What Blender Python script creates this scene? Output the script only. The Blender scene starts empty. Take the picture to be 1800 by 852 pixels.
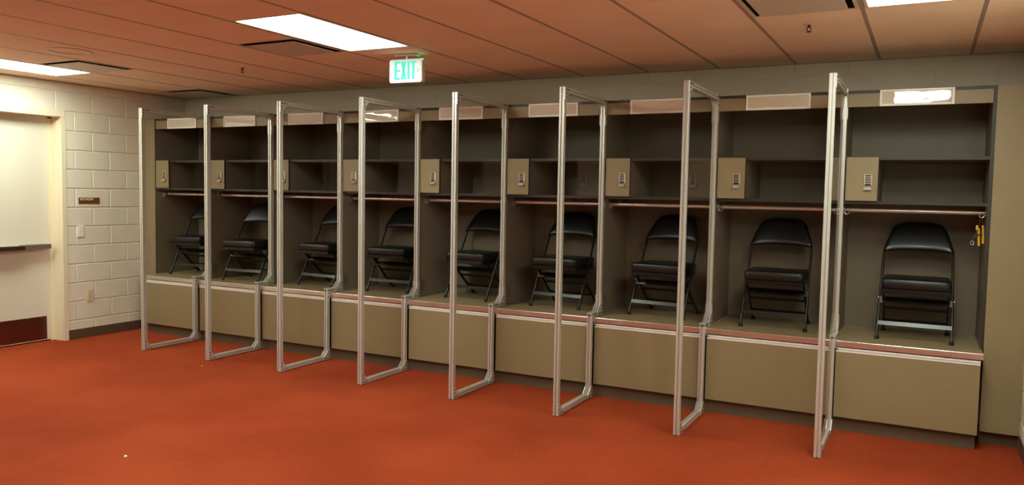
import bpy, math, random
from mathutils import Vector, Matrix
random.seed(4)
SC = bpy.context.scene
COL = SC.collection

# ------------------------------------------------------------------ camera
CAMX, CAMY, CAMZ = 8.1184, -6.8042, 1.6627
YAW, PITCH, ROLL, FPX = 0.4813, -0.0625, 0.0176, 1393.88
def cam_axes():
    f0 = Vector((-math.sin(YAW), math.cos(YAW), 0)); r0 = Vector((math.cos(YAW), math.sin(YAW), 0)); up = Vector((0, 0, 1))
    f = f0*math.cos(PITCH) + up*math.sin(PITCH); u0 = up*math.cos(PITCH) - f0*math.sin(PITCH)
    return f, r0*math.cos(ROLL) + u0*math.sin(ROLL), u0*math.cos(ROLL) - r0*math.sin(ROLL)
_f, _r, _u = cam_axes()
cd = bpy.data.cameras.new('camera'); cam = bpy.data.objects.new('camera', cd); COL.objects.link(cam)
cam.matrix_world = Matrix(((_r.x, _u.x, -_f.x, CAMX), (_r.y, _u.y, -_f.y, CAMY), (_r.z, _u.z, -_f.z, CAMZ), (0, 0, 0, 1)))
cd.sensor_fit = 'HORIZONTAL'; cd.sensor_width = 36.0; cd.lens = FPX*36.0/1800.0
cd.clip_start = 0.02; cd.clip_end = 100
SC.camera = cam

# ------------------------------------------------------------------ world, exposure
w = bpy.data.worlds.new('world'); SC.world = w; w.use_nodes = True
w.node_tree.nodes['Background'].inputs[0].default_value = (0.5, 0.48, 0.45, 1)
w.node_tree.nodes['Background'].inputs[1].default_value = 0.02      # closed room: nothing of it is seen
SC.view_settings.view_transform = 'Standard'
SC.view_settings.look = 'None'
SC.view_settings.exposure = 0.0
SC.view_settings.gamma = 1.0
SC.view_settings.use_curve_mapping = False
LAMP = 22.5                       # radiance of the fluorescent lenses
LAMP_COL = (0.94, 1.03, 0.90)

# ------------------------------------------------------------------ materials
def lin(c):
    return tuple(((v/255.0)/12.92 if v/255.0 <= 0.04045 else ((v/255.0+0.055)/1.055)**2.4) for v in c)
class NT:
    def __init__(s, name):
        s.m = bpy.data.materials.new(name); s.m.use_nodes = True
        s.t = s.m.node_tree; s.n = s.t.nodes; s.l = s.t.links
        s.b = s.n['Principled BSDF']; s.out = s.n['Material Output']
    def new(s, k, **kw):
        x = s.n.new(k)
        for a, v in kw.items(): setattr(x, a, v)
        return x
    def coord(s, scale=(1, 1, 1), obj=True):
        tc = s.new('ShaderNodeTexCoord'); mp = s.new('ShaderNodeMapping')
        mp.inputs['Scale'].default_value = scale
        s.l.new(tc.outputs['Object' if obj else 'Generated'], mp.inputs['Vector'])
        return mp.outputs['Vector']
    def noise(s, scale, detail=3.0, rough=0.55, vec=None):
        x = s.new('ShaderNodeTexNoise'); x.inputs['Scale'].default_value = scale
        x.inputs['Detail'].default_value = detail; x.inputs['Roughness'].default_value = rough
        if vec is not None: s.l.new(vec, x.inputs['Vector'])
        return x
    def ramp(s, fac, stops):
        x = s.new('ShaderNodeValToRGB'); e = x.color_ramp.elements
        while len(e) < len(stops): e.new(0.5)
        for i, (p, c) in enumerate(stops): e[i].position = p; e[i].color = (*c, 1)
        s.l.new(fac, x.inputs['Fac']); return x
    def bump(s, h, strength=0.1, dist=0.01):
        x = s.new('ShaderNodeBump'); x.inputs['Strength'].default_value = strength; x.inputs['Distance'].default_value = dist
        s.l.new(h, x.inputs['Height']); s.l.new(x.outputs['Normal'], s.b.inputs['Normal']); return x
def pmat(name, col, rough=0.5, metal=0.0, var=0.05, nscale=14.0, bump=0.0, bscale=120.0, spec=0.5, coat=0.0, world=False):
    """principled material with a slight procedural colour variation and fine relief"""
    s = NT(name); c = lin(col)
    s.b.inputs['Roughness'].default_value = rough; s.b.inputs['Metallic'].default_value = metal
    s.b.inputs['Specular IOR Level'].default_value = spec
    if coat: s.b.inputs['Coat Weight'].default_value = coat; s.b.inputs['Coat Roughness'].default_value = 0.05
    v = s.coord()
    n = s.noise(nscale, vec=v)
    r = s.ramp(n.outputs['Fac'], [(0.3, tuple(x*(1-var) for x in c)), (0.7, tuple(min(1, x*(1+var)) for x in c))])
    s.l.new(r.outputs['Color'], s.b.inputs['Base Color'])
    if bump:
        n2 = s.noise(bscale, 2.0, vec=v); s.bump(n2.outputs['Fac'], bump, 0.004)
    return s.m
M = {}
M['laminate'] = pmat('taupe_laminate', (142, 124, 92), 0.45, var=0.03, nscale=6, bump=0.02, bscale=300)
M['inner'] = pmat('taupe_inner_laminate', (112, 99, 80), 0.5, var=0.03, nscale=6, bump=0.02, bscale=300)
M['edge'] = pmat('dark_edge_band', (45, 41, 36), 0.45, var=0.05)
M['toe'] = pmat('brown_toe_base', (98, 82, 64), 0.5, var=0.05, nscale=5)
M['gap'] = pmat('cabinet_carcass_black', (16, 14, 12), 0.7)
M['block'] = pmat('cream_block_paint', (224, 217, 198), 0.45, var=0.025, nscale=5, bump=0.25, bscale=70)
M['mortar'] = pmat('cream_mortar_paint', (228, 221, 202), 0.5, var=0.03, nscale=9)
M['plain_wall'] = pmat('cream_wall_paint', (170, 158, 130), 0.55, var=0.03, nscale=3)
M['base'] = pmat('brown_rubber_base', (86, 68, 50), 0.5, var=0.06, nscale=4)
M['doorframe'] = pmat('cream_steel_frame_paint', (228, 216, 186), 0.35, var=0.02, nscale=3)
M['door'] = pmat('white_door_paint', (218, 212, 194), 0.35, var=0.015, nscale=2)
M['tile'] = pmat('ceiling_tile_mineral', (248, 222, 194), 0.9, var=0.03, nscale=2, bump=0.35, bscale=160, spec=0.1)
M['tee'] = pmat('ceiling_tee_paint', (168, 150, 136), 0.5, var=0.04, nscale=3)
M['ceilmetal'] = pmat('ceiling_metal_paint', (214, 200, 182), 0.4, var=0.03)
M['slot'] = pmat('diffuser_dark_slot', (58, 43, 34), 0.7)
M['alu'] = pmat('anodised_aluminium', (214, 212, 205), 0.32, 0.5, var=0.03, nscale=40)
M['gusset'] = pmat('gusset_plate_aluminium', (214, 211, 204), 0.32, 0.55, var=0.03, nscale=60)
M['strip'] = pmat('aluminium_pull_strip', (238, 236, 230), 0.4, 0.1, var=0.02, nscale=20)
M['steel'] = pmat('stainless_edge', (224, 214, 204), 0.2, 0.84, var=0.03, nscale=3, bump=0.5, bscale=2.2)
M['chrome'] = pmat('chrome', (222, 220, 216), 0.2, 0.85, var=0.01)
M['rod'] = pmat('polished_rod', (236, 232, 226), 0.22, 0.6, var=0.01)
M['bolt'] = pmat('black_bolt', (12, 12, 12), 0.4)
M['vinyl'] = pmat('black_vinyl', (20, 20, 21), 0.36, var=0.12, nscale=30, bump=0.06, bscale=420, spec=0.55)
M['blacksteel'] = pmat('black_painted_steel', (15, 15, 16), 0.30, var=0.1, spec=0.5)
M['rubber'] = pmat('black_rubber', (14, 13, 13), 0.7)
M['whiteplastic'] = pmat('white_plate_plastic', (232, 228, 218), 0.35, var=0.01)
M['ivoryplastic'] = pmat('ivory_plate_plastic', (214, 200, 160), 0.4, var=0.02)
M['plateframe'] = pmat('name_plate_frame', (236, 231, 220), 0.35, 0.0, var=0.02)
M['keyframe'] = pmat('keypad_satin_nickel', (214, 206, 190), 0.32, 0.55, var=0.02)
M['brownsign'] = pmat('brown_sign_plastic', (104, 62, 30), 0.35, var=0.05)
M['cream_text'] = pmat('cream_lettering', (242, 226, 190), 0.5, var=0.01)
M['pushbar'] = pmat('dark_bronze_bar', (74, 64, 54), 0.38, 0.7, var=0.05)
M['pushcap'] = pmat('grey_bar_housing', (168, 160, 142), 0.32, 0.8, var=0.04)
M['kick'] = pmat('dark_steel_kick_plate', (128, 92, 78), 0.28, 1.0, var=0.05, nscale=3)
M['sprinkler'] = pmat('sprinkler_bronze', (72, 44, 28), 0.4, 0.7)
M['yellow'] = pmat('yellow_plastic', (214, 160, 52), 0.4, var=0.05)
M['strap'] = pmat('dark_strap', (64, 52, 40), 0.7)
M['paper'] = pmat('white_paper', (236, 230, 220), 0.8)
M['signbody'] = pmat('sign_housing_white', (206, 200, 186), 0.35, var=0.02)

def carpet():
    s = NT('rust_red_carpet')
    v = s.coord()
    big = s.noise(0.9, 3, 0.5, v); mid = s.noise(26, 3, 0.6, v); fine = s.noise(520, 2, 0.6, v)
    vs = s.coord((420, 60, 60)); rib = s.noise(1.0, 2, 0.5, vs)
    a = s.new('ShaderNodeMath', operation='MULTIPLY_ADD'); s.l.new(mid.outputs['Fac'], a.inputs[0]); a.inputs[1].default_value = 0.35
    s.l.new(big.outputs['Fac'], a.inputs[2])
    b = s.new('ShaderNodeMath', operation='MULTIPLY_ADD'); s.l.new(fine.outputs['Fac'], b.inputs[0]); b.inputs[1].default_value = 0.55
    s.l.new(a.outputs[0], b.inputs[2])
    c = s.new('ShaderNodeMath', operation='MULTIPLY_ADD'); s.l.new(rib.outputs['Fac'], c.inputs[0]); c.inputs[1].default_value = 0.3
    s.l.new(b.outputs[0], c.inputs[2])
    r = s.ramp(c.outputs[0], [(0.72, lin((128, 48, 23))), (1.0, lin((143, 56, 28))), (1.35, lin((158, 66, 35)))])
    # the ramp clamps at 1: squeeze the sum into it
    d = s.new('ShaderNodeMath', operation='MULTIPLY'); d.inputs[1].default_value = 0.8; s.l.new(c.outputs[0], d.inputs[0]); s.l.new(d.outputs[0], r.inputs['Fac'])
    e = r.color_ramp.elements; e[0].position = 0.55; e[1].position = 0.80; e[2].position = 1.0
    s.l.new(r.outputs['Color'], s.b.inputs['Base Color'])
    s.b.inputs['Roughness'].default_value = 0.95; s.b.inputs['Specular IOR Level'].default_value = 0.1
    h = s.new('ShaderNodeMath', operation='ADD'); s.l.new(fine.outputs['Fac'], h.inputs[0]); s.l.new(rib.outputs['Fac'], h.inputs[1])
    s.bump(h.outputs[0], 0.35, 0.004)
    return s.m
M['carpet'] = carpet()

def acrylic():
    s = NT('clear_acrylic'); s.n.remove(s.b)
    tr = s.new('ShaderNodeBsdfTransparent'); tr.inputs[0].default_value = (0.985, 0.99, 0.985, 1)
    gl = s.new('ShaderNodeBsdfGlossy'); gl.inputs['Roughness'].default_value = 0.01
    n = s.noise(3.0, 1.0, vec=s.coord()); bp = s.new('ShaderNodeBump'); bp.inputs['Strength'].default_value = 0.006; bp.inputs['Distance'].default_value = 0.01
    s.l.new(n.outputs['Fac'], bp.inputs['Height']); s.l.new(bp.outputs['Normal'], gl.inputs['Normal'])
    fr = s.new('ShaderNodeFresnel'); fr.inputs['IOR'].default_value = 1.52
    ge = s.new('ShaderNodeNewGeometry'); inv = s.new('ShaderNodeMath', operation='SUBTRACT'); inv.inputs[0].default_value = 1.0
    s.l.new(ge.outputs['Backfacing'], inv.inputs[1])
    mu = s.new('ShaderNodeMath', operation='MULTIPLY'); s.l.new(fr.outputs[0], mu.inputs[0]); s.l.new(inv.outputs[0], mu.inputs[1])
    mx = s.new('ShaderNodeMixShader'); s.l.new(mu.outputs[0], mx.inputs[0]); s.l.new(tr.outputs[0], mx.inputs[1]); s.l.new(gl.outputs[0], mx.inputs[2])
    s.l.new(mx.outputs[0], s.out.inputs['Surface'])
    return s.m
M['acrylic'] = acrylic()

def insert_mat():
    s = NT('name_plate_film'); c = lin((210, 196, 176))
    n = s.noise(4.5, 1.5, 0.4, s.coord((1.0, 1.0, 2.0)))
    s.b.inputs['Base Color'].default_value = (*c, 1)
    n2 = s.noise(9, 2, vec=s.coord()); r = s.ramp(n2.outputs['Fac'], [(0.3, tuple(x*0.96 for x in c)), (0.7, c)]); s.l.new(r.outputs['Color'], s.b.inputs['Base Color'])
    s.b.inputs['Roughness'].default_value = 0.5
    s.b.inputs['Coat Weight'].default_value = 1.0; s.b.inputs['Coat Roughness'].default_value = 0.02; s.b.inputs['Coat IOR'].default_value = 1.75
    bp = s.new('ShaderNodeBump'); bp.inputs['Strength'].default_value = 0.05; bp.inputs['Distance'].default_value = 0.02
    s.l.new(n.outputs['Fac'], bp.inputs['Height']); s.l.new(bp.outputs['Normal'], s.b.inputs['Coat Normal'])
    return s.m
M['insert'] = insert_mat()

def emit(name, col, strength, base=0.8):
    s = NT(name); s.b.inputs['Base Color'].default_value = (*[min(1, c*base) for c in col], 1)
    s.b.inputs['Emission Color'].default_value = (*col, 1); s.b.inputs['Emission Strength'].default_value = strength
    return s.m
M['lens'] = emit('fluorescent_lens', LAMP_COL, LAMP)
M['exitletters'] = emit('exit_letters_lit', (0.0, 0.80, 0.60), 0.85, 0.1)
M['exitface'] = emit('exit_face_lit', (0.95, 1.0, 0.92), 0.12, 0.5)
M['exitglow'] = emit('exit_led_slot', (0.05, 1.0, 0.35), 2.5)

# ------------------------------------------------------------------ mesh helpers
class MB:
    """collects shapes; build() links them as ONE mesh object"""
    def __init__(s): s.v = []; s.f = []; s.mi = []; s.cur = 0; s.smooth = []
    def add(s, vs, fs, smooth=False):
        o = len(s.v); s.v += [tuple(v) for v in vs]
        for f in fs: s.f.append(tuple(i+o for i in f)); s.mi.append(s.cur); s.smooth.append(smooth)
        return s
    def box(s, x0, x1, y0, y1, z0, z1, ch=0.0):
        if x0 > x1: x0, x1 = x1, x0
        if y0 > y1: y0, y1 = y1, y0
        if z0 > z1: z0, z1 = z1, z0
        if ch <= 0:
            vs = [(x, y, z) for x in (x0, x1) for y in (y0, y1) for z in (z0, z1)]
            return s.add(vs, [(0, 1, 3, 2), (4, 6, 7, 5), (0, 4, 5, 1), (2, 3, 7, 6), (0, 2, 6, 4), (1, 5, 7, 3)])
        # chamfered box: 24 verts
        c = ch; vs = []; idx = {}
        for sx in (0, 1):
            for sy in (0, 1):
                for sz in (0, 1):
                    X = (x0, x1)[sx]; Y = (y0, y1)[sy]; Z = (z0, z1)[sz]
                    dx = c if sx == 0 else -c; dy = c if sy == 0 else -c; dz = c if sz == 0 else -c
                    idx[sx, sy, sz, 0] = len(vs); vs.append((X, Y+dy, Z+dz))
                    idx[sx, sy, sz, 1] = len(vs); vs.append((X+dx, Y, Z+dz))
                    idx[sx, sy, sz, 2] = len(vs); vs.append((X+dx, Y+dy, Z))
        fs = []
        for a in (0, 1):
            fs.append([idx[a, 0, 0, 0], idx[a, 1, 0, 0], idx[a, 1, 1, 0], idx[a, 0, 1, 0]][::1 if a else -1])
            fs.append([idx[0, a, 0, 1], idx[1, a, 0, 1], idx[1, a, 1, 1], idx[0, a, 1, 1]][::-1 if a else 1])
            fs.append([idx[0, 0, a, 2], idx[1, 0, a, 2], idx[1, 1, a, 2], idx[0, 1, a, 2]][::1 if a else -1])
        for a in (0, 1):
            for b in (0, 1):
                q = [idx[a, b, 0, 0], idx[a, b, 1, 0], idx[a, b, 1, 1], idx[a, b, 0, 1]]; fs.append(q if (a == b) == False else q[::-1])
                q = [idx[a, 0, b, 0], idx[a, 1, b, 0], idx[a, 1, b, 2], idx[a, 0, b, 2]]; fs.append(q if a == b else q[::-1])
                q = [idx[0, a, b, 1], idx[1, a, b, 1], idx[1, a, b, 2], idx[0, a, b, 2]]; fs.append(q if (a == b) == False else q[::-1])
                for d in (0, 1):
                    q = [idx[a, b, d, 0], idx[a, b, d, 1], idx[a, b, d, 2]]; fs.append(q)
        return s.add(vs, fs)
    def prism(s, poly, axis, a, b):
        """poly = list of 2-D points in the other two axes (x,y,z order), extruded along axis from a to b"""
        n = len(poly); vs = []
        for t in (a, b):
            for p, q in poly:
                vs.append((t, p, q) if axis == 'x' else (p, t, q) if axis == 'y' else (p, q, t))
        fs = [tuple(range(n))[::-1], tuple(range(n, 2*n))] + [(i, (i+1) % n, n+(i+1) % n, n+i) for i in range(n)]
        return s.add(vs, fs)
    def tube(s, pts, r, n=10, cap=True, ry=None, smooth=True):
        pts = [Vector(p) for p in pts]; rings = []
        rs = r if isinstance(r, (list, tuple)) else [r]*len(pts)
        prev = None
        for i, p in enumerate(pts):
            if i == 0: d = pts[1]-pts[0]
            elif i == len(pts)-1: d = pts[-1]-pts[-2]
            else: d = (pts[i]-pts[i-1]).normalized() + (pts[i+1]-pts[i]).normalized()
            d.normalize()
            if prev is None:
                a = Vector((0, 0, 1)) if abs(d.z) < 0.9 else Vector((0, 1, 0))
                u = d.cross(a).normalized()
            else:
                u = (prev - d*prev.dot(d)).normalized()
            prev = u; v = d.cross(u).normalized()
            rings.append([p + u*math.cos(2*math.pi*k/n)*rs[i] + v*math.sin(2*math.pi*k/n)*(ry if ry else rs[i]) for k in range(n)])
        o = len(s.v); vs = [q for ring in rings for q in ring]; fs = []
        for i in range(len(pts)-1):
            for k in range(n): fs.append((i*n+k, i*n+(k+1) % n, (i+1)*n+(k+1) % n, (i+1)*n+k))
        s.add(vs, fs, smooth)
        if cap: s.add(rings[0], [tuple(range(n))[::-1]]); s.add(rings[-1], [tuple(range(n))])
        return s
    def cyl(s, c, axis, r, h, n=16, r2=None):
        c = Vector(c); d = {'x': Vector((1, 0, 0)), 'y': Vector((0, 1, 0)), 'z': Vector((0, 0, 1))}[axis]
        return s.tube([c, c+d*h], [r, r2 if r2 is not None else r], n)
    def lathe(s, prof, c, n=24, smooth=True):
        cx, cy, cz = c; vs = []; fs = []; m = len(prof)
        for k in range(n):
            a = 2*math.pi*k/n
            for r, z in prof: vs.append((cx+r*math.cos(a), cy+r*math.sin(a), cz+z))
        for k in range(n):
            for i in range(m-1): fs.append((k*m+i, ((k+1) % n)*m+i, ((k+1) % n)*m+i+1, k*m+i+1))
        return s.add(vs, fs, smooth)
    def mesh(s, name, mats):
        me = bpy.data.meshes.new(name); me.from_pydata(s.v, [], s.f)
        for m in (mats if isinstance(mats, (list, tuple)) else [mats]): me.materials.append(M[m] if isinstance(m, str) else m)
        me.polygons.foreach_set('material_index', s.mi); me.polygons.foreach_set('use_smooth', s.smooth)
        import bmesh
        bm = bmesh.new(); bm.from_mesh(me); bmesh.ops.recalc_face_normals(bm, faces=bm.faces); bm.to_mesh(me); bm.free()
        me.update(); return me
    def build(s, name, mats, parent=None, loc=None):
        return link(name, s.mesh(name, mats), parent, loc)
def link(name, me, parent=None, loc=None, rz=0):
    o = bpy.data.objects.new(name, me); COL.objects.link(o)
    if parent: o.parent = parent
    if loc: o.location = loc
    if rz: o.rotation_euler = (0, 0, rz)
    return o
def tag(o, label, cat, group=None):
    o['label'] = label; o['category'] = cat
    if group: o['group'] = group
    return o
def thing(name, label, cat, loc=(0, 0, 0), rz=0, group=None):
    return tag(link(name, None, None, loc, rz), label, cat, group)
def struct(o):
    o['kind'] = 'structure'; return o
def copy_tree(o, parent=None):
    c = o.copy(); COL.objects.link(c); c.parent = parent
    for ch in list(o.children): copy_tree(ch, c)
    return c
def text_mesh(name, body, size, depth, xscale=1.0, bold=0.0):
    cu = bpy.data.curves.new(name, 'FONT'); cu.body = body; cu.size = size; cu.extrude = depth; cu.offset = bold
    cu.align_x = 'CENTER'; cu.align_y = 'CENTER'; cu.resolution_u = 3
    o = bpy.data.objects.new(name, cu); COL.objects.link(o)
    dg = bpy.context.evaluated_depsgraph_get(); me = bpy.data.meshes.new_from_object(o.evaluated_get(dg))
    bpy.data.objects.remove(o); bpy.data.curves.remove(cu)
    for v in me.vertices: v.co.x *= xscale
    return me

# ------------------------------------------------------------------ room shell
RX, RY0, H = 8.74, -7.6, 2.743        # right wall, wall behind the camera, ceiling
T = 0.15
floor = struct(MB().box(-0.35, RX+0.2, RY0-0.2, 0.25, -0.1, 0).build('floor', 'carpet'))
BH, BL, JT = 0.2032, 0.4064, 0.0045
def block_mesh(length, height, axis):
    b = MB()
    if axis == 'x': b.box(-0.003, 0.008, -length/2, length/2, -height/2, height/2, 0.0045)
    else: b.box(-length/2, length/2, -0.003, 0.003, -height/2, height/2, 0.002)
    return b.mesh('block', 'block')
_bm = {}
def put_block(parent, plane, a0, a1, z0, z1, axis, flip=1):
    jt = JT if axis == 'x' else 0.003
    L = a1-a0-jt*2; Hh = z1-z0-jt*2
    if L < 0.015 or Hh < 0.015: return
    k = (round(L, 3), round(Hh, 3), axis)
    if k not in _bm: _bm[k] = block_mesh(L, Hh, axis)
    c = (a0+a1)/2; z = (z0+z1)/2
    o = link('block', _bm[k], parent, (plane, c, z) if axis == 'x' else (c, plane, z))
    if axis == 'x' and flip < 0: o.rotation_euler = (0, 0, math.pi)
def courses(parent, plane, axis, lo, hi, skip, flip=1, phase=0.0):
    z = 0.0; i = 0
    while z < H-0.01:
        z1 = min(z+BH, H)
        a = -40*BL + (BL/2 if (i % 2) else 0.0) + phase
        while a < hi:
            p, q = max(a, lo), min(a+BL, hi)
            if q-p > 0.02:
                for (pp, qq, zz0, zz1) in skip(p, q, z, z1): put_block(parent, plane, pp, qq, zz0, zz1, axis, flip)
            a += BL
        z = z1; i += 1
# left wall with the door opening
DY1, DY0, DZ = -1.55, -2.60, 2.43      # rough opening
wl = MB()
wl.box(-0.2, 0.0, DY1, 0.1, 0, H); wl.box(-0.2, 0.0, RY0-0.1, DY0, 0, H); wl.box(-0.2, 0.0, DY0, DY1, DZ, H)
wall_left = struct(wl.build('wall_left', 'mortar'))
def skip_left(p, q, z0, z1):
    if (p+q)/2 > -0.55 and z1 < 2.3: return []
    if z0 < 2.4:
        if p >= DY0 and q <= DY1: return []
        if p < DY1 < q: return [(DY1+0.0, q, z0, z1)]
        if p < DY0 < q: return [(p, DY0, z0, z1)]
    return [(p, q, z0, z1)]
courses(wall_left, 0.0, 'x', -3.25, 0.02, skip_left)
wall_back = struct(MB().box(-0.2, RX+0.2, 0.026, 0.2, 0, H).build('wall_back', 'mortar'))
courses(wall_back, 0.026, 'y', 0.01, RX, lambda p, q, a, b: [(p, q, a, b)] if b > 2.3 else [])
wall_right = struct(MB().box(RX, RX+0.2, RY0-0.1, 0.1, 0, H).build('wall_right', 'mortar'))
courses(wall_right, RX, 'x', -2.65, -0.02, lambda p, q, a, b: [(p, q, a, b)] if (p+q)/2 < -0.5 or b > 2.3 else [], flip=-1)
wall_front = struct(MB().box(-0.2, RX+0.2, RY0-0.2, RY0, 0, H).build('wall_front', 'plain_wall'))
struct(MB().box(0.0, 0.012, DY1+0.02, -0.602, 0, 0.105, 0.003).build('baseboard_left', 'base'))
struct(MB().box(RX-0.012, RX, -3.2, -0.602, 0, 0.105, 0.003).build('baseboard_right', 'base'))

# door and steel frame in the left wall, door leaf set at the far side of the wall
df = MB()
JF = 0.055
JY = -1.578                             # face of the jamb the door closes against
def jamb_prism(b, s, y):
    # section in (x, y): face proud of the wall, reveal with a stop
    pts = [(-0.2, y), (-0.2, y-s*0.04), (-0.147, y-s*0.04), (-0.147, y-s*0.0), (-0.05, y-s*0.0), (-0.05, y+s*0.008), (0.014, y+s*0.008), (0.014, y+s*JF), (0.0, y+s*JF), (0.0, y+s*0.03), (-0.2, y+s*0.03)]
    b.prism(pts, 'z', 0.0, 2.375)
jamb_prism(df, 1, JY); jamb_prism(df, -1, -2.575)
df.box(-0.2, 0.014, -2.575-JF, JY+JF, 2.375, 2.452, 0.002)
df.box(-0.2, -0.147, -2.575, JY, 2.36, 2.376)
door = struct(df.build('door_1', 'doorframe'))
door.name = 'door_1'
leaf = MB().box(-0.195, -0.15, -2.57, JY-0.012, 0.012, 2.366, 0.002).build('door_leaf', 'door', door)
MB().box(-0.150, -0.1485, -2.50, -1.66, 0.022, 0.268).build('kick_plate', 'kick', leaf)
kb = MB().cyl((0, 0, 0), 'x', 0.004, 0.0018, 8).mesh('kick_plate_screw', 'chrome')
for yy in [-1.72-0.14*i for i in range(6)]:
    for zz in (0.034, 0.256): link('kick_plate_screw', kb, leaf, (-0.149, yy, zz))
bar = MB().box(-0.15, -0.075, -1.935, -1.640, 0.986, 1.040, 0.004).build('panic_bar_housing', 'pushcap', leaf)
MB().box(-0.075, -0.035, -2.50, -1.935, 0.990, 1.034, 0.006).build('push_pad', 'pushbar', leaf)
MB().box(-0.15, -0.075, -2.53, -1.935, 0.996, 1.030, 0.004).build('panic_bar_rail', 'pushcap', leaf)

# ------------------------------------------------------------------ ceiling grid
GX0, GU, GV = 8.355, 0.6152, 0.6096
XL = [GX0-k*GU for k in range(0, 14)][::-1]        # main tees, left to right
xs = [0.0]+XL+[RX]
ys = [0.026]+[-GV*k for k in range(1, 13)]+[RY0]
ceiling = struct(MB().box(-0.2, RX+0.2, RY0-0.2, 0.2, H+0.16, H+0.26).build('ceiling', 'tile'))
def ci(k): return len(XL)-k                       # column index right of... X in [GX0-k*GU, GX0-(k-1)*GU]
lights = [(c, r) for c in (ci(1), ci(7), ci(13)) for r in (3, 6)]   # (column, first row): two tiles long
vents = [(ci(2), 3), (ci(8), 3), (ci(12), 3), (ci(13), 0)]
taken = set()
for c, r in lights: taken |= {(c, r), (c, r+1)}
taken |= set(vents)
_tm = {}
for c in range(len(xs)-1):
    for r in range(len(ys)-1):
        if (c, r) in taken: continue
        wx, wy = xs[c+1]-xs[c], ys[r]-ys[r+1]
        if wx < 0.03 or wy < 0.03: continue
        k = (round(wx, 3), round(wy, 3))
        if k not in _tm: _tm[k] = MB().box(-wx/2+0.008, wx/2-0.008, -wy/2+0.004, wy/2-0.004, 0, 0.018, 0.003).mesh('ceiling_tile', 'tile')
        link('ceiling_tile', _tm[k], ceiling, ((xs[c]+xs[c+1])/2, (ys[r]+ys[r+1])/2, H))
tm = MB().box(-0.012, 0.012, RY0, 0.02, -0.0015, 0.03, 0.001).mesh('main_tee', 'tee')
for x in XL: link('main_tee', tm, ceiling, (x, 0, H))
_cm = {}
mid = {(c, r+1) for c, r in lights}
for c in range(len(xs)-1):
    wx = round(xs[c+1]-xs[c]-0.024, 3)
    if wx not in _cm: _cm[wx] = MB().box(-wx/2, wx/2, -0.009, 0.009, -0.0008, 0.03, 0.0006).mesh('cross_tee', 'tile')
    for r in range(1, len(ys)-1):
        if (c, r) not in mid: link('cross_tee', _cm[wx], ceiling, ((xs[c]+xs[c+1])/2, ys[r], H))
for q in ((0.0, 0.02, RY0, 0.02), (RX-0.02, RX, RY0, 0.02), (0.02, RX-0.02, 0.004, 0.026), (0.02, RX-0.02, RY0, RY0+0.02)):
    MB().box(*q, H-0.002, H+0.02).build('wall_angle', 'tee', ceiling)

# fluorescent troffers
LN = {(0, 0): 'white fluorescent ceiling panel nearest the exit door in the block wall', (1, 0): 'bright fluorescent ceiling panel beside the hanging exit sign', (2, 0): 'fluorescent ceiling panel cut by the top edge above the right lockers'}
for i, (c, r) in enumerate(lights):
    x0, x1 = xs[c]+0.014, xs[c+1]-0.014; y1, y0 = ys[r]-0.012, ys[r+2]+0.012
    cc = {ci(1): 2, ci(7): 1, ci(13): 0}[c]; rr = (r-3)//3
    lab = LN.get((cc, rr), ['left', 'middle', 'right'][cc]+' fluorescent ceiling panel of the second row, over the open carpet')
    t = thing('ceiling_light', lab, 'ceiling light', ((x0+x1)/2, (y0+y1)/2, H), 0, 'fluorescent ceiling panels')
    hx, hy = (x1-x0)/2, (y1-y0)/2; fw = 0.022
    f = MB()
    f.box(-hx, -hx+fw, -hy, hy, -0.003, 0.02, 0.002); f.box(hx-fw, hx, -hy, hy, -0.003, 0.02, 0.002)
    f.box(-hx+fw, hx-fw, -hy, -hy+fw, -0.003, 0.02, 0.002); f.box(-hx+fw, hx-fw, hy-fw, hy, -0.003, 0.02, 0.002)
    f.build('frame', 'ceilmetal', t)
    h2 = MB(); h2.box(-hx+0.004, hx-0.004, -hy+0.004, hy-0.004, 0.025, 0.10); h2.build('housing', 'ceilmetal', t)
    MB().box(-hx+fw, hx-fw, -hy+fw, hy-fw, 0.006, 0.012).build('lens', 'lens', t)

# plaque diffusers
VN = ['square ceiling diffuser at the top edge, beside the right light panel', 'square ceiling diffuser against the light panel next to the exit sign', 'square ceiling diffuser beside the light panel near the door', 'square ceiling diffuser in the far corner over the leftmost locker']
for i, (c, r) in enumerate(vents):
    x0, x1 = xs[c]+0.013, xs[c+1]-0.013; y1, y0 = ys[r]-0.01, ys[r+1]+0.01
    t = thing('ceiling_diffuser', VN[i], 'air vent', ((x0+x1)/2, (y0+y1)/2, H), 0, 'square ceiling diffusers')
    hx, hy = (x1-x0)/2, (y1-y0)/2
    f = MB(); fw = 0.022
    f.box(-hx, -hx+fw, -hy, hy, -0.002, 0.001); f.box(hx-fw, hx, -hy, hy, -0.002, 0.001)
    f.box(-hx+fw, hx-fw, -hy, -hy+fw, -0.002, 0.001); f.box(-hx+fw, hx-fw, hy-fw, hy, -0.002, 0.001)
    f.build('frame', 'ceilmetal', t)
    g = MB(); g.box(-hx+0.004, hx-0.004, -hy+0.004, hy-0.004, 0.075, 0.08)
    for sx in (-1, 1): g.box(sx*(hx-0.006)-0.002, sx*(hx-0.006)+0.002, -hy+0.008, hy-0.008, 0.001, 0.075)
    for sy in (-1, 1): g.box(-hx+0.008, hx-0.008, sy*(hy-0.006)-0.002, sy*(hy-0.006)+0.002, 0.001, 0.075)
    g.build('plenum', 'slot', t)
    MB().box(-hx+0.054, hx-0.054, -hy+0.054, hy-0.054, -0.012, -0.0095, 0.001).build('plaque', 'ceilmetal', t)

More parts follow.
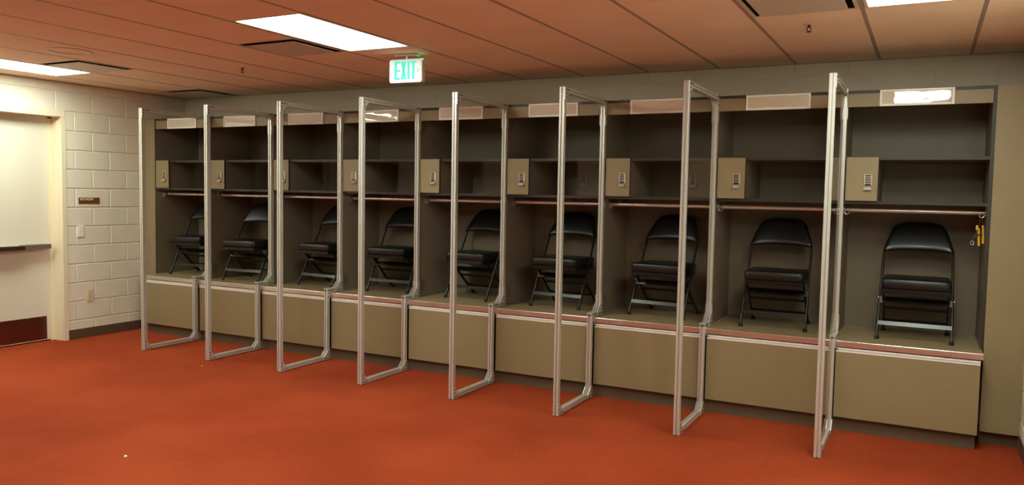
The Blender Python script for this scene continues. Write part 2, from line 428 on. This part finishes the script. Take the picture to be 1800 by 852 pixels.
# round speaker grille
t = thing('ceiling_speaker', 'round white speaker grille in the ceiling near the door', 'speaker', (1.93, -2.725, H))
MB().lathe([(0.165, 0.0), (0.165, -0.006), (0.158, -0.007), (0.142, -0.007), (0.138, -0.002), (0.138, 0.03)], (0, 0, 0), 40).build('rim', 'ceilmetal', t)
MB().lathe([(0.139, 0.022), (0.10, 0.018), (0.05, 0.016), (0.0005, 0.015)], (0, 0, 0), 40).build('grille', 'ceilmetal', t)

# sprinklers
def sprinkler(x, y, label):
    t = thing('sprinkler_head', label, 'sprinkler', (x, y, H), 0, 'fire sprinklers')
    MB().lathe([(0.030, 0.0), (0.030, -0.003), (0.014, -0.006), (0.012, -0.006)], (0, 0, 0), 20).build('escutcheon', 'ceilmetal', t)
    b = MB(); b.cyl((0, 0, -0.022), 'z', 0.009, 0.02, 12)
    for s_ in (-1, 1): b.tube([(s_*0.009, 0, -0.018), (s_*0.013, 0, -0.028), (s_*0.004, 0, -0.044)], 0.003, 6)
    b.build('frame_arms', 'sprinkler', t)
    MB().lathe([(0.0005, -0.044), (0.004, -0.044), (0.017, -0.047), (0.017, -0.049), (0.0005, -0.049)], (0, 0, 0), 16).build('deflector', 'sprinkler', t)
sprinkler(2.62, -1.56, 'small bronze sprinkler head left of the ceiling diffuser and exit sign')
sprinkler(7.415, -1.51, 'small bronze sprinkler head above the two rightmost lockers')

# exit sign
t = thing('exit_sign', 'lit white exit sign with green letters hanging from the ceiling', 'exit sign', (4.413, -1.56, H), math.radians(4))
MB().box(-0.105, 0.105, -0.03, 0.03, -0.018, -0.001, 0.003).build('canopy', 'signbody', t)
MB().cyl((0, 0, -0.042), 'z', 0.012, 0.026, 12).build('stem', 'signbody', t)
def rrect(w_, h_, r, n=5):
    p = []
    for cx, cz, a0 in ((w_-r, h_-r, 0), (-w_+r, h_-r, 90), (-w_+r, -h_+r, 180), (w_-r, -h_+r, 270)):
        for k in range(n+1):
            a = math.radians(a0+90*k/n); p.append((cx+r*math.cos(a), cz+r*math.sin(a)))
    return p
def bulge(p, k=0.010, w_=0.147, h_=0.092):
    out = []
    for x, z in p: out.append((x*(1+k*(1-(z/h_)**2)*2), z*(1+k*(1-(x/w_)**2)*4)))
    return out
body = MB().prism([(x, z-0.133) for x, z in bulge(rrect(0.147, 0.090, 0.016))], 'y', -0.022, 0.026).build('housing', 'signbody', t)
MB().prism([(x, z-0.133) for x, z in bulge(rrect(0.140, 0.084, 0.014))], 'y', -0.026, -0.0215).build('face', 'exitface', t)
LT = MB()
def letter(b, x0, x1, kind, z0=-0.068, z1=0.074, th=0.0195):
    def bar(xa, xb, za, zb): b.box(xa, xb, -0.0285, -0.0262, za-0.133, zb-0.133)
    if kind == 'E':
        bar(x0, x0+th, z0, z1)
        for za in (z0, -0.0065+0.001, z1-0.0155): bar(x0+th, x1, za, za+0.0155)
    if kind == 'I': bar(x0, x1, z0, z1)
    if kind == 'T':
        bar(x0, x1, z1-0.0155, z1); m = (x0+x1)/2; bar(m-th/2, m+th/2, z0, z1-0.0155)
    if kind == 'X':
        for (xa, xb) in ((x0, x1-th), (x1-th, x0)):
            b.prism([(xa, z1-0.133), (xa+th, z1-0.133), (xb+th, z0-0.133), (xb, z0-0.133)], 'y', -0.0285, -0.0262)
letter(LT, -0.098, -0.046, 'E'); letter(LT, -0.040, 0.009, 'X'); letter(LT, 0.020, 0.0395, 'I'); letter(LT, 0.048, 0.098, 'T')
for (za, zb) in ((0.020, 0.003), (0.003, -0.014)):
    xa, xb = (0.104, 0.123) if za > 0.01 else (0.123, 0.104)
    LT.prism([(xa-0.004, za-0.133), (xa+0.005, za-0.133), (xb+0.005, zb-0.133), (xb-0.004, zb-0.133)], 'y', -0.0285, -0.0262)
LT.build('exit_lettering', 'exitletters', t)
MB().box(0.085, 0.142, -0.012, 0.016, -0.0440, -0.0405).build('led_slot', 'exitglow', t)

# wall fittings
t = thing('exit_route_sign', 'small brown plaque reading EXIT ROUTE on the block wall', 'sign', (0.008, -1.265, 1.496))
MB().box(0.0, 0.005, -0.123, 0.123, -0.034, 0.034, 0.0015).build('plaque', 'brownsign', t)
me = text_mesh('lettering', 'EXIT ROUTE', 0.030, 0.0006, 0.92, 0.0006); me.materials.append(M['cream_text'])
o = link('lettering', me, t, (0.0056, -0.030, 0.014)); o.rotation_euler = (math.pi/2, 0, math.pi/2)
b = MB()
for k in range(15):
    for (dy, dz) in ((0, 0), (0.0024, 0), (0, -0.0026), (0.0024, -0.0052)):
        if random.random() < 0.65: b.box(0.005, 0.0058, -0.095+k*0.0088+dy, -0.0936+k*0.0088+dy, -0.012+dz, -0.0106+dz)
b.build('braille_dots', 'brownsign', t)
t = thing('light_switch', 'white light switch plate on the block wall beside the door', 'light switch', (0.008, -1.373, 1.167))
MB().box(0, 0.009, -0.040, 0.040, -0.062, 0.062, 0.003).build('plate', 'whiteplastic', t)
MB().box(0.009, 0.0105, -0.017, 0.017, -0.034, 0.034, 0.0005).build('rocker', 'whiteplastic', t)
MB().box(0.0105, 0.0112, -0.006, 0.006, -0.004, 0.004).build('indicator', 'signbody', t)
t = thing('power_outlet', 'ivory duplex power outlet low on the block wall', 'outlet', (0.008, -1.275, 0.459))
MB().box(0, 0.007, -0.041, 0.041, -0.064, 0.064, 0.003).build('plate', 'ivoryplastic', t)
for s_ in (-1, 1):
    q = MB().prism([(y*0.017*1.0, 0.0195*s_+z*0.0145) for y, z in [(-.8, -1), (.8, -1), (1, -.5), (1, .5), (.8, 1), (-.8, 1), (-1, .5), (-1, -.5)]], 'x', 0.0065, 0.0095).build('socket', 'ivoryplastic', t)
    k = MB()
    for yy in (-0.007, 0.006): k.box(0.0094, 0.0100, yy-0.0015, yy+0.0015, 0.0195*s_-0.001, 0.0195*s_+0.009)
    k.cyl((0.0094, 0, 0.0195*s_-0.007), 'x', 0.003, 0.0006, 8)
    k.build('slots', 'bolt', q)

# ------------------------------------------------------------------ lockers
PITCHW, X1 = 0.9203, 1.1181            # frame spacing; centre of the first divider between two lockers
DX = [0.239]+[X1+i*PITCHW for i in range(8)]+[8.487]   # divider centre lines
YF, TH = -0.600, 0.011                  # front plane of lockers, half divider
ZB = 0.660                              # bench height
ORD = ['leftmost', 'second', 'third', 'fourth', 'fifth', 'sixth', 'seventh', 'eighth', 'rightmost']
def which(i): return {0: 'leftmost', 8: 'rightmost'}.get(i, ORD[i]+' from the left')
for i in range(9):
    xl, xr = DX[i], DX[i+1]; wd = xr-xl
    t = thing('open_locker', 'tall open taupe locker with shelf and lockbox, %s' % (which(i)+(' of the row' if i in (0, 8) else '')), 'locker', (xl, 0, 0), 0, 'open lockers along the wall')
    # side panels with dark edge band
    for s_ in (0, 1):
        a = (0.0, TH) if s_ == 0 else (wd-TH, wd)
        if i == 0 and s_ == 0: a = (-0.011, TH)
        if i == 8 and s_ == 1: a = (wd-TH, wd+0.011)
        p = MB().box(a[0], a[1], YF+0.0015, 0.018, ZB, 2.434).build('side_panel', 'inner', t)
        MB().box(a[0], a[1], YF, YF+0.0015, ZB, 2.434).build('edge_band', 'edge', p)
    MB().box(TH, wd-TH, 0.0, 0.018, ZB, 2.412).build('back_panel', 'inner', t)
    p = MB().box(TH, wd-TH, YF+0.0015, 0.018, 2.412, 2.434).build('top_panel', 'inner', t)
    MB().box(TH, wd-TH, YF, YF+0.0015, 2.412, 2.434).build('edge_band', 'edge', p)
    MB().box(TH, wd-TH, YF+0.002, YF+0.020, 2.318, 2.4115, 0.0008).build('header_panel', 'laminate', t)
    for (za, zb) in ((1.941, 1.962), (1.628, 1.649)):
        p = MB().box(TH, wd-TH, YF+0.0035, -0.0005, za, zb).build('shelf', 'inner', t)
        MB().box(TH, wd-TH, YF+0.002, YF+0.0035, za, zb).build('edge_band', 'edge', p)
    # lockbox in the left of the middle compartment
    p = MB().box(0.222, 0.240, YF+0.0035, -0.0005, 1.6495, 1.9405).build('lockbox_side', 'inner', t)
    d = MB(); d.cur = 1; d.box(0.026, 0.242, YF-0.016, YF+0.0015, 1.646, 1.964); d.cur = 0; d.box(0.0305, 0.2375, YF-0.018, YF-0.0155, 1.6505, 1.9595)
    door_ = d.build('lockbox_door', ['laminate', 'edge'], t)
    # keypad lock
    k = MB(); kx, kz, ky = 0.176, 1.790, YF-0.018
    tl = 0.0
    k.cur = 0; k.box(kx-0.0275, kx+0.0275, ky-0.012, ky, kz-0.036, kz+0.050, 0.004)
    k.cur = 1
    for r_ in range(5):
        zc = kz+0.038-r_*0.0150
        for cx_ in (-0.0125, 0.0, 0.0125): k.box(kx+cx_-0.0056, kx+cx_+0.0056, ky-0.0135, ky-0.0115, zc-0.0050, zc+0.0050)
    k.cur = 1; k.box(kx-0.020, kx+0.020, ky-0.013, ky-0.0115, kz-0.033, kz-0.0265)
    k.cur = 0
    k.prism([(ky, kz-0.036), (ky-0.012, kz-0.040), (ky-0.026, kz-0.062), (ky-0.022, kz-0.064), (ky-0.008, kz-0.050), (ky, kz-0.048)], 'x', kx-0.026, kx+0.022)
    k.build('keypad_lock', ['keyframe', 'bolt'], door_)
    # hanging rod and its flanges, coat hooks
    ry_, rz_ = -0.455, 1.582
    rod = MB().tube([(TH, ry_, rz_), (wd-TH, ry_, rz_)], 0.0155, 14).build('hanging_rod', 'rod', t)
    for s_ in (0, 1):
        xa = TH if s_ == 0 else wd-TH
        q = MB(); sg = 1 if s_ == 0 else -1
        q.box(xa, xa+sg*0.004, ry_-0.02, ry_+0.02, rz_-0.022, 1.6275); q.tube([(xa+sg*0.002, ry_, rz_), (xa+sg*0.035, ry_, rz_)], 0.019, 14)
        q.build('rod_bracket', 'chrome', rod)
    for s_, yy in ((0, -0.505), (1, -0.505), (0, -0.20)):
        xa = TH if s_ == 0 else wd-TH; sg = 1 if s_ == 0 else -1
        q = MB(); q.box(xa, xa+sg*0.003, yy-0.012, yy+0.012, 1.575, 1.62)
        for dy in (-1,):
            pts = [(xa+sg*0.003, yy, 1.590), (xa+sg*0.010, yy-0.004, 1.568)]
            for a in range(0, 200, 20):
                an = math.radians(180+a); pts.append((xa+sg*(0.026+0.016*math.cos(an)), yy-0.010, 1.566+0.016*math.sin(an)))
            q.tube(pts, 0.0032, 7)
        q.build('coat_hook', 'chrome', t)
    # name plate holder on the header
    pc = wd/2 - 0.005 if i else 0.447
    hw = 0.232; z0, z1 = 2.3165, 2.4315; ft = 0.017
    n = MB(); yo, yi = YF-0.012, YF+0.002
    n.box(pc-hw, pc-hw+ft, yo, yi, z0, z1, 0.003); n.box(pc+hw-ft, pc+hw, yo, yi, z0, z1, 0.003)
    n.box(pc-hw+ft, pc+hw-ft, yo, yi, z0, z0+ft, 0.003); n.box(pc-hw+ft, pc+hw-ft, yo, yi, z1-ft, z1, 0.003)
    np_ = n.build('name_plate', 'plateframe', t)
    q = MB().box(-hw+ft, hw-ft, 0, 0.004, 0, z1-z0-2*ft).build('plate_film', 'insert', np_, (pc, YF-0.0045, z0+ft)); q.rotation_euler = (0.006+random.uniform(-.002, .002), 0, random.uniform(-.006, .006))

# filler panels at both ends of the row
for (xa, xb, lab) in ((0.002, 0.2275, 'narrow taupe filler panel between block wall and leftmost locker'), (8.4985, RX-0.002, 'narrow taupe filler panel right of the rightmost locker')):
    t = thing('filler_panel', lab, 'panel', (xa, 0, 0))
    MB().box(0, xb-xa, YF, YF+0.018, 0.097, 2.431, 0.001).build('panel', 'laminate', t)
    MB().box(0, xb-xa, -0.535, -0.52, 0, 0.097).build('toe_kick', 'toe', t)

# bench: continuous top with a stainless nosing, nine base cabinets under it
t = thing('bench_top', 'long taupe bench top with stainless steel front edge under the lockers', 'bench', (0, 0, 0))
MB().box(0.238, 8.487, -0.786, 0.018, 0.616, 0.6595).build('slab', 'laminate', t)
nz = MB(); pf = [(-0.785, 0.616), (-0.789, 0.616), (-0.7905, 0.618)]+[(-0.7835-0.007*math.cos(math.radians(a)), 0.6537+0.007*math.sin(math.radians(a))) for a in range(0, 91, 15)]
nz.prism(pf, 'x', 0.236, 8.489); nz.build('steel_nosing', 'steel', t)
bx = [0.239]+[DX[i] for i in range(1, 9)]+[8.486]
for i in range(9):
    xl, xr = bx[i], bx[i+1]; wd = xr-xl
    t = thing('base_cabinet', 'taupe base cabinet with wide drawer below the bench, %s' % (which(i)+(' of the row' if i in (0, 8) else '')), 'cabinet', (xl, 0, 0), 0, 'base cabinets under the bench')
    MB().box(0.012, wd-0.012, -0.752, 0.016, 0.10, 0.615).build('carcass', 'gap', t)
    MB().box(0.010 if i == 0 else 0.0, wd-(0.018 if i == 8 else 0.0), -0.728, -0.712, 0.0, 0.1).build('toe_kick', 'toe', t)
    g = 0.002 if i == 0 else 0.026
    d = MB().box(g, wd-(0.010 if i == 8 else 0.012), -0.776, -0.754, 0.108, 0.575, 0.0008).build('drawer_front', 'laminate', t)
    st = MB()
    prof = [(-0.754, 0.576), (-0.778, 0.576), (-0.780, 0.580), (-0.779, 0.592), (-0.785, 0.596), (-0.785, 0.606), (-0.779, 0.609), (-0.754, 0.609)]
    st.prism(prof, 'x', g, wd-(0.010 if i == 8 else 0.012))
    st.build('pull_strip', 'strip', d)
    MB().cyl((g+0.008, -0.785, 0.598), 'y', 0.007, 0.006, 10).build('strip_screw', 'bolt', d)

# ------------------------------------------------------------------ aluminium divider frames with clear panels
P = 0.040
FYF, FYR, FYU = -1.466, -0.792, -0.601   # front face of front post, rear face of lower post, rear face of upper post
ZT = 2.442
def slot_section(c0, c1, p=P):
    """square section with a T-slot in each side, centred on (c0,c1)"""
    h = p/2; s_ = 0.0048; d = 0.012; r = 0.002
    q = []
    base = [(h-r, -h), (h, -h+r), (h, -s_), (h-d, -s_), (h-d, s_), (h, s_), (h, h-r), (h-r, h)]
    pts = [(h, -s_), (h-d, -s_), (h-d, s_), (h, s_), (h, h-r), (h-r, h)]
    for k in range(4):
        a = k*math.pi/2; ca, sa = round(math.cos(a)), round(math.sin(a))
        for x, y in pts: q.append((c0+x*ca-y*sa, c1+x*sa+y*ca))
    return q
def gusset(b, bolts, x, sx, corner, dy, dz, L=0.088, tri=True, wst=0.040):
    """plate on face x, pointing sx; corner=(y,z) outer corner; legs run dy*L and dz*L"""
    y, z = corner; w_ = wst
    if tri: poly = [(y, z), (y+dy*L, z), (y+dy*L, z+dz*0.026), (y+dy*0.026, z+dz*L), (y, z+dz*L)]
    else: poly = [(y, z), (y+dy*L, z), (y+dy*L, z+dz*w_), (y+dy*w_, z+dz*w_), (y+dy*w_, z+dz*L), (y, z+dz*L)]
    b.prism(poly, 'x', x, x+sx*0.006)
    hs = [(y+dy*0.016, z+dz*0.016), (y+dy*0.045, z+dz*0.016), (y+dy*0.073, z+dz*0.016), (y+dy*0.016, z+dz*0.045), (y+dy*0.016, z+dz*0.073)]
    for hy, hz in hs: bolts.cyl((x+sx*0.0055 if sx > 0 else x-0.0085, hy, hz), 'x', 0.0062, 0.003, 8)
fr = thing('divider_frame', 'x', 'divider', (0, 0, 0), 0, 'clear divider frames between lockers')
def bar_part(name, axis, c0, c1, a, b):
    m = MB(); m.prism(slot_section(c0, c1), axis, a, b); return m.build(name, 'alu', fr)
bar_part('front_post', 'z', 0, FYF+P/2, 0.004, ZT)
bar_part('lower_rear_post', 'z', 0, FYR-P/2, 0.004, ZB+0.0015)
bar_part('upper_rear_post', 'z', 0, FYU-P/2, ZB+0.042, ZT-0.001)
bar_part('bottom_rail', 'y', 0, 0.004+P/2, FYF+P, FYR-P)
bar_part('bench_rail', 'y', 0, ZB+0.0017+P/2, FYR-P, FYU)
bar_part('top_rail', 'y', 0, ZT-P/2-0.001, FYF+P, FYU-P)
cap = MB(); cap.cyl((0, FYR-P-0.001, ZB+0.0017+P/2), 'y', 0.0075, 0.002, 12); cap.build('end_bolt', 'bolt', fr)
for fy0, fy1 in ((FYF+0.003, FYF+P-0.003), (FYR-P+0.003, FYR-0.003)): MB().box(-0.017, 0.017, fy0, fy1, 0.0, 0.004).build('foot_pad', 'rubber', fr)
specs = [((FYF+0.002, ZT-0.002), 1, -1, True), ((FYU-0.002, ZT-0.003), -1, -1, True), ((FYF+0.002, 0.006), 1, 1, True), ((FYR-0.002, 0.006), -1, 1, True),
         ((FYU-0.002, ZB+0.004), -1, 1, True), ((FYR-P+0.002, ZB+0.039), 1, -1, False)]
for sx in (-1, 1):
    for k_, (corner, dy, dz, tri) in enumerate(specs):
        if sx < 0 and k_ in (0, 2, 5): continue
        gb, bb = MB(), MB(); gusset(gb, bb, sx*P/2, sx, corner, dy, dz, 0.11 if corner[1] < 0.9 and tri and dz > 0 and corner[0] > -0.7 else 0.088, tri, 0.036)
        g = gb.build('gusset_plate', 'gusset', fr); bb.build('bolts', 'bolt', g)
    MB().box(sx*P/2, sx*(P/2+0.005), FYU-P+0.001, FYU-0.001, 2.228, 2.312).build('clamp_plate', 'gusset', fr)
    MB().box(sx*P/2, sx*(P/2+0.005), FYU-P+0.001, FYU-0.001, ZB+0.094, ZB+0.165).build('clamp_plate', 'gusset', fr)
e = 0.006; pt = 0.0025
poly = [(FYF+P-e, 0.044-e), (FYR-P+e, 0.044-e), (FYR-P+e, ZB+0.042-e), (FYU-P+e, ZB+0.042-e), (FYU-P+e, ZT-P-0.001+e), (FYF+P-e, ZT-P-0.001+e)]
poly[2] = (FYR-P+e, ZB+0.042-e)
poly = [(FYF+P-e, 0.044-e), (FYR-P+e, 0.044-e), (FYR-P+e, ZB+0.0465), (FYU-P+e, ZB+0.0465), (FYU-P+e, ZT-P-0.001+e), (FYF+P-e, ZT-P-0.001+e)]
MB().prism(poly, 'x', 0.0035, 0.0080).build('clear_panel', 'acrylic', fr)
for zc, rr in ((ZB+0.105, 0.10), (2.27, 0.095)):
    pp = [(FYU, zc-0.062), (FYU+0.03, zc-0.062)]+[(FYU+0.045+0.065*math.cos(a), zc+0.062*math.sin(a)) for a in [math.radians(-75+15*k) for k in range(11)]]+[(FYU+0.03, zc+0.062), (FYU, zc+0.062)]
    tb = MB(); tb.prism(pp, 'x', 0.0115, 0.0165); tb.build('clear_tab', 'acrylic', fr)
FN = ['leftmost, beside the block wall and first locker', 'second from the left', 'third from the left', 'fourth from the left', 'fourth from the right', 'third from the right', 'second from the right', 'nearest, at the rightmost locker']
for i in range(8):
    o = fr if i == 0 else copy_tree(fr)
    o['label'] = 'aluminium divider frame holding a clear panel, '+FN[i]
    o.location = (DX[i+1], 0, 0)

# ------------------------------------------------------------------ folding chairs
def make_chair():
    t = thing('folding_chair', 'x', 'chair', (0, 0, 0), 0, 'black padded folding chairs')
    SL = 0.42/0.80                                    # lean of the main tubes
    def my(z): return -0.22 + SL*z
    # main frame: front legs running up into the back hoop
    prof = [(0.238, 0.012), (0.236, 0.12), (0.233, 0.30), (0.230, 0.45), (0.228, 0.60), (0.222, 0.640), (0.215, 0.660)]
    for s_ in (-1, 1):
        MB().tube([(s_*x, my(z), z) for x, z in prof], 0.0085, 10, ry=0.0135).build('front_leg_upright', 'blacksteel', t)
    # rear legs: from under the seat front to the rear feet
    for s_ in (-1, 1):
        MB().tube([(s_*0.208, -0.190, 0.368), (s_*0.208, -0.175, 0.355), (s_*0.211, 0.02, 0.172), (s_*0.214, 0.200, 0.012)], 0.0085, 10, ry=0.0135).build('rear_leg', 'blacksteel', t)
        for (fx, fy) in ((s_*0.236, my(0.004)), (s_*0.214, 0.208)):
            MB().lathe([(0.0005, 0.0), (0.0155, 0.0), (0.0165, 0.004), (0.0155, 0.022), (0.0135, 0.026)], (fx, fy, 0), 12).build('rubber_foot', 'rubber', t)
    def flat(name, z, hh, hw, y, sl, tk=0.0025):
        q = MB(); q.prism([(y-tk-sl*hh, z-hh), (y+tk-sl*hh, z-hh), (y+tk+sl*hh, z+hh), (y-tk+sl*hh, z+hh)], 'x', -hw, hw); return q.build(name, 'blacksteel', t)
    flat('front_brace', 0.112, 0.0135, 0.235, my(0.112)-0.013, SL)
    flat('front_brace', 0.272, 0.021, 0.232, my(0.272)-0.013, SL)
    for z in (0.205, 0.095): flat('rear_brace', z, 0.012, 0.214, 0.20-(z-0.012)/(0.172-0.012)*0.18+0.012, -1.1)
    # seat: rounded cushion on a steel pan
    def cushion(hx, y0, y1, z0, z1, r):
        q = MB(); N = 9; rows = []
        prof2 = [(0.0, z0), (0.9, z0), (0.985, z0+0.003), (1, z0+0.010), (1.006, (z0+z1)/2), (1.0, z1-0.012), (0.985, z1-0.004), (0.95, z1), (0.7, z1+0.003), (0.0, z1+0.005)]
        cx, cy = 0, (y0+y1)/2; hy = (y1-y0)/2; out = []
        for c_x, c_y, a0 in ((hx-r, hy-r, 0), (-hx+r, hy-r, 90), (-hx+r, -hy+r, 180), (hx-r, -hy+r, 270)):
            for k in range(6):
                a = math.radians(a0+18*k); out.append((c_x+r*math.cos(a), c_y+r*math.sin(a)))
        n = len(out); vs = []; fs = []
        for s2, z in prof2:
            for x, y in out: vs.append((x*max(s2, 0.002), cy+y*max(s2, 0.002), z))
        for i in range(len(prof2)-1):
            for k in range(n): fs.append((i*n+k, i*n+(k+1) % n, (i+1)*n+(k+1) % n, (i+1)*n+k))
        return q.add(vs, fs, True)
    seat = cushion(0.218, -0.262, 0.150, 0.372, 0.440, 0.038).build('seat', 'vinyl', t)
    MB().box(-0.212, 0.212, -0.250, 0.135, 0.336, 0.3735, 0.005).build('seat_pan', 'blacksteel', seat)
    # back pad: wide at the bottom, arched top, slightly wrapped
    q = MB(); NU, NV = 20, 14
    tab = [(0.0, 0.236), (0.25, 0.221), (0.45, 0.206), (0.65, 0.190), (0.80, 0.174), (0.90, 0.154), (0.96, 0.128), (1.0, 0.085)]
    def half(v):
        for (a0, h0), (a1, h1) in zip(tab, tab[1:]):
            if v <= a1: return h0+(h1-h0)*(v-a0)/(a1-a0)
        return tab[-1][1]
    vs = []; fs = []
    for side in (0, 1):
        for j in range(NV+1):
            v = 1-(1-j/NV)**1.35
            for i in range(NU+1):
                u = -1+2*i/NU
                topz = 0.838-0.004*u*u; botz = 0.614+0.016*(1-u*u)
                z = botz+(topz-botz)*v
                edge = max(0.0, (1-abs(u)**6))**0.5*max(0.0, 1-(abs(2*v-1))**7)**0.5
                tk = 0.006+0.017*edge
                x = u*half(v)
                y = my(z)+0.012-0.55*x*x+(-tk if side == 0 else tk*0.75)
                vs.append((x, y, z))
    S = (NU+1)*(NV+1)
    for side in (0, 1):
        for j in range(NV):
            for i in range(NU):
                a = side*S+j*(NU+1)+i; f = (a, a+1, a+NU+2, a+NU+1); fs.append(f if side == 0 else f[::-1])
    rim = [(0, i) for i in range(NU)]+[(j, NU) for j in range(NV)]+[(NV, NU-i) for i in range(NU)]+[(NV-j, 0) for j in range(NV)]
    for k in range(len(rim)):
        j0, i0 = rim[k]; j1, i1 = rim[(k+1) % len(rim)]
        fs.append((j0*(NU+1)+i0, S+j0*(NU+1)+i0, S+j1*(NU+1)+i1, j1*(NU+1)+i1))
    q.add(vs, fs, True); q.build('back_pad', 'vinyl', t)
    # hinge pins
    for s_ in (-1, 1):
        h = MB(); h.cyl((s_*0.206, my(0.28), 0.285), 'x', 0.006, s_*0.04, 8); h.build('hinge_pin', 'chrome', t)
    return t
chair = make_chair()
# front-left foot, front-right foot positions give place and turn
CH = [((0.407, -0.545), 8.0), ((1.5875, -0.620), 5.8), ((2.524, -0.497), -3.6), ((3.4315, -0.482), 2.3), ((4.3285, -0.475), -6.2), ((5.2495, -0.490), -2.6), ((6.169, -0.500), -5.3), ((7.109, -0.560), 1.1), ((8.0715, -0.554), -0.2)]
CN = ['in the leftmost locker, partly behind the first divider post', 'in the second locker from the left', 'in the third locker from the left', 'in the fourth locker from the left', 'in the middle locker of the row', 'in the fourth locker from the right', 'in the third locker from the right', 'in the second locker from the right', 'in the rightmost locker']
for i, ((fx, fy), a) in enumerate(CH):
    o = chair if i == 0 else copy_tree(chair)
    an = math.radians(a); c, s_ = math.cos(an), math.sin(an)
    if i == 0: lx, ly = -0.236, -0.22
    else: lx, ly = 0.0, -0.22
    o.location = (fx-(lx*c-ly*s_), fy-(lx*s_+ly*c), ZB+0.0006)
    o.rotation_euler = (0, 0, an)
    o['label'] = 'black padded folding chair '+CN[i]

# ------------------------------------------------------------------ small things
t = thing('key_lanyard', 'yellow sticks and strap with clip hanging from the rightmost locker hook', 'lanyard', (8.452, -0.515, 1.552))
for k, (dx, z0, z1, dy) in enumerate(((-0.016, -0.195, -0.075, -0.004), (0.008, -0.180, -0.055, 0.004))):
    MB().tube([(dx*0.4, dy, 0.0), (dx, dy, z1)], 0.0018, 6).build('cord', 'strap', t)
    MB().tube([(dx, dy, z1), (dx+0.003, dy, (z0+z1)/2), (dx+0.006, dy, z0)], [0.0075, 0.008, 0.0085], 10).build('yellow_stick', 'yellow', t)
MB().box(-0.034, -0.019, -0.012, -0.004, -0.088, -0.055, 0.002).build('yellow_tag', 'yellow', t)
q = MB(); q.tube([(0.006, -0.014, -0.115), (-0.02, -0.016, -0.120), (-0.045, -0.014, -0.142), (-0.051, -0.013, -0.160)], 0.004, 7); q.tube([(-0.024, -0.013, -0.088), (-0.03, -0.015, -0.112), (-0.046, -0.014, -0.14)], 0.004, 7); q.build('strap', 'strap', t)
pts = [(-0.051+0.010*math.sin(math.radians(a)), -0.013, -0.176+0.014*math.cos(math.radians(a))) for a in range(0, 361, 30)]
MB().tube(pts, 0.0028, 7).build('metal_clip', 'chrome', t)
def scrap(x, y, s_, label):
    b = MB(); n = 7; vs = [(s_*math.cos(2*math.pi*k/n)*random.uniform(.6, 1), s_*math.sin(2*math.pi*k/n)*random.uniform(.6, 1), random.uniform(0.0, s_*0.5)) for k in range(n)]
    b.add([(0, 0, s_*0.75)]+vs+[(v[0], v[1], 0.0) for v in vs], [(0, 1+k, 1+(k+1) % n) for k in range(n)]+[(1+k, 1+n+k, 1+n+(k+1) % n, 1+(k+1) % n) for k in range(n)])
    tag(b.build('paper_scrap', 'paper', None, (x, y, 0.0)), label, 'paper scrap', 'scraps on the carpet')
scrap(3.807, -3.649, 0.013, 'crumpled white paper scrap on the red carpet in the foreground')
scrap(2.188, -1.654, 0.007, 'tiny white scrap on the carpet by the second divider frame')
